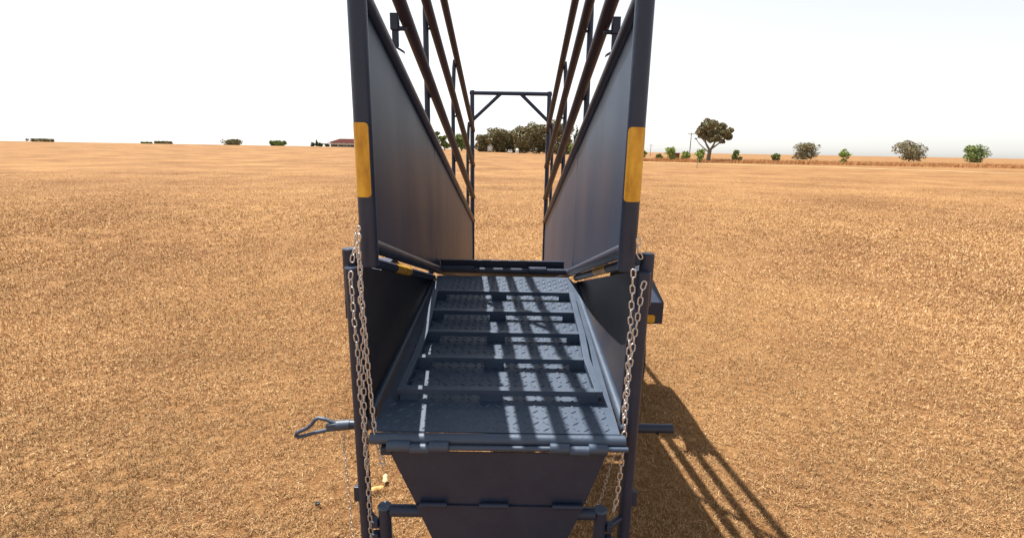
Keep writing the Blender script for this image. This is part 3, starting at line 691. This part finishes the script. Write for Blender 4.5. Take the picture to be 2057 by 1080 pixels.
def car_end():
    D = 205; x = atY(1025, 303, D).x; z0 = tz(x, D)
    t = thing('parked_car', (x, D, z0), 'small white car parked end-on at the foot of the eucalyptus row', 'car')
    wht = mat('car_white', (.78, .78, .78), .3); blk = mat('car_glass', (.02, .022, .025), .1)
    MB().box(x-.85, x+.85, D, D+4, z0+.25, z0+.85).build('body', wht, t, bevel=.1)
    MB().hexa([(x-.8, D+.6, z0+.84), (x+.8, D+.6, z0+.84), (x+.8, D+3.2, z0+.84), (x-.8, D+3.2, z0+.84)], [(x-.62, D+1.1, z0+1.42), (x+.62, D+1.1, z0+1.42), (x+.62, D+2.8, z0+1.42), (x-.62, D+2.8, z0+1.42)]).build('cabin', wht, t, bevel=.06)
    MB().hexa([(x-.7, D+.58, z0+.9), (x+.7, D+.58, z0+.9), (x+.7, D+.66, z0+.9), (x-.7, D+.66, z0+.9)], [(x-.58, D+1.0, z0+1.36), (x+.58, D+1.0, z0+1.36), (x+.58, D+1.1, z0+1.36), (x-.58, D+1.1, z0+1.36)]).build('windscreen', blk, t)
    for sx in (-1, 1):
        for yy in (.7, 3.2): MB().tube((x+sx*.62, D+yy, z0+.32), (x+sx*.84, D+yy, z0+.32), .32, 18).build('wheel', RUBBER, t)
car_end()
def tank():
    D = 228; x = atY(1039, 300, D).x; z0 = tz(x, D); m = mat('tank_white', (.75, .76, .76), .4)
    t = thing('water_tank', (x, D, z0), 'small white round topped water tank in front of the eucalyptus trunks', 'tank')
    MB().tube((x, D, z0), (x, D, z0+1.5), .75, 24).build('body', m, t); MB().tube((x, D, z0+1.52), (x, D, z0+1.95), .74, 24, r2=.2).build('lid', m, t)
tank()
def board():
    D = 215; x = atY(984, 300, D).x; z0 = tz(x, D); m = mat('board_white', (.62, .63, .62), .7, 0, (.5, .5, .5), 1)
    t = thing('notice_board', (x, D, z0), 'blank white board on two posts at the left end of the eucalyptus row', 'board')
    MB().box(x-.9, x+.75, D, D+.06, z0+.6, z0+2.6).build('panel', m, t)
    for s in (-.85, .95): MB().box(x+s-.06, x+s+.06, D+.07, D+.17, z0, z0+2.7).build('post', m, t)
board()
def pole(px, top, D, arm, label):
    x = atY(px, 300, D).x; z0 = tz(x, D); zt = atY(px, top, D).z; m = mat('weathered_wood', (.20, .18, .16), .9, 0, (.3, .28, .25), 2)
    t = thing('utility_pole', (x, D, z0), label, 'utility pole', 'wooden utility poles')
    MB().tube((x, D, z0-.3), (x, D, zt), .16, 12, r2=.11).build('pole', m, t)
    MB().box(x-arm, x+arm, D-.16, D-.06, zt-.42, zt-.28).build('crossarm', m, t)
    for s in (-.9, -.45, .45, .9): MB().tube((x+s*arm, D-.11, zt-.28), (x+s*arm, D-.11, zt-.02), .055, 8).build('insulator', m, t)
    return [Vector((x+s*arm, D-.11, zt-.02)) for s in (-.9, .9)]
p1 = pole(1386, 267, 150, .95, 'tall wooden utility pole with a crossarm left of the big tree')
p2 = pole(1307, 291, 290, .8, 'distant short wooden pole just right of the right front post')
m_w = mat('wire', (.35, .35, .37), .5)
for a, b_, nm in ((p1[0], p2[0], 'left'), (p1[1], p2[1], 'right')):
    pts = [a.lerp(b_, k/14)-Vector((0, 0, 1.6*4*(k/14)*(1-k/14))) for k in range(15)]
    tag(MB().path(pts, .02, 5).build('power_line', m_w), 'thin sagging wire joining the %s ends of the two pole crossarms' % nm, 'wire', 'power lines between the utility poles')
def shed():
    D = 140; x = atY(1360, 312, D).x; z0 = tz(x, D); m = mat('brown_brick', (.14, .075, .055), .9)
    t = thing('shed', (x, D, z0), 'small dark brown shed behind the fullest young tree', 'shed')
    MB().box(x-.9, x+.7, D, D+2, z0, z0+2.0).build('wall', m, t); MB().box(x-1.05, x+.85, D-.15, D+2.15, z0+2.0, z0+2.12).build('roof', m, t)
shed()
FG = 'thin wooden stakes at the far edge of the field'
for i, (px, py, h, lab) in enumerate(((1400, 336, 2.2, 'thin dark stake beside the pale path, in front of the big tree'), (1409, 327, 1.4, 'short stake behind the pale path'), (1024+50, 307, 1.3, 'pale stake in front of the eucalyptus trunks'), (996, 306, 1.5, 'pale stake beside the white board'))):
    D = 1003*CAM.z/max(6, (py-(301+(px-1028)*.0172)))*.98
    D = min(D, 200); x = atY(px, py, D).x; z0 = tz(x, D)
    tag(MB().tube((x, D, z0-.1), (x, D, z0+h), .035, 8).build('stake', BARK), lab, 'stake', FG)
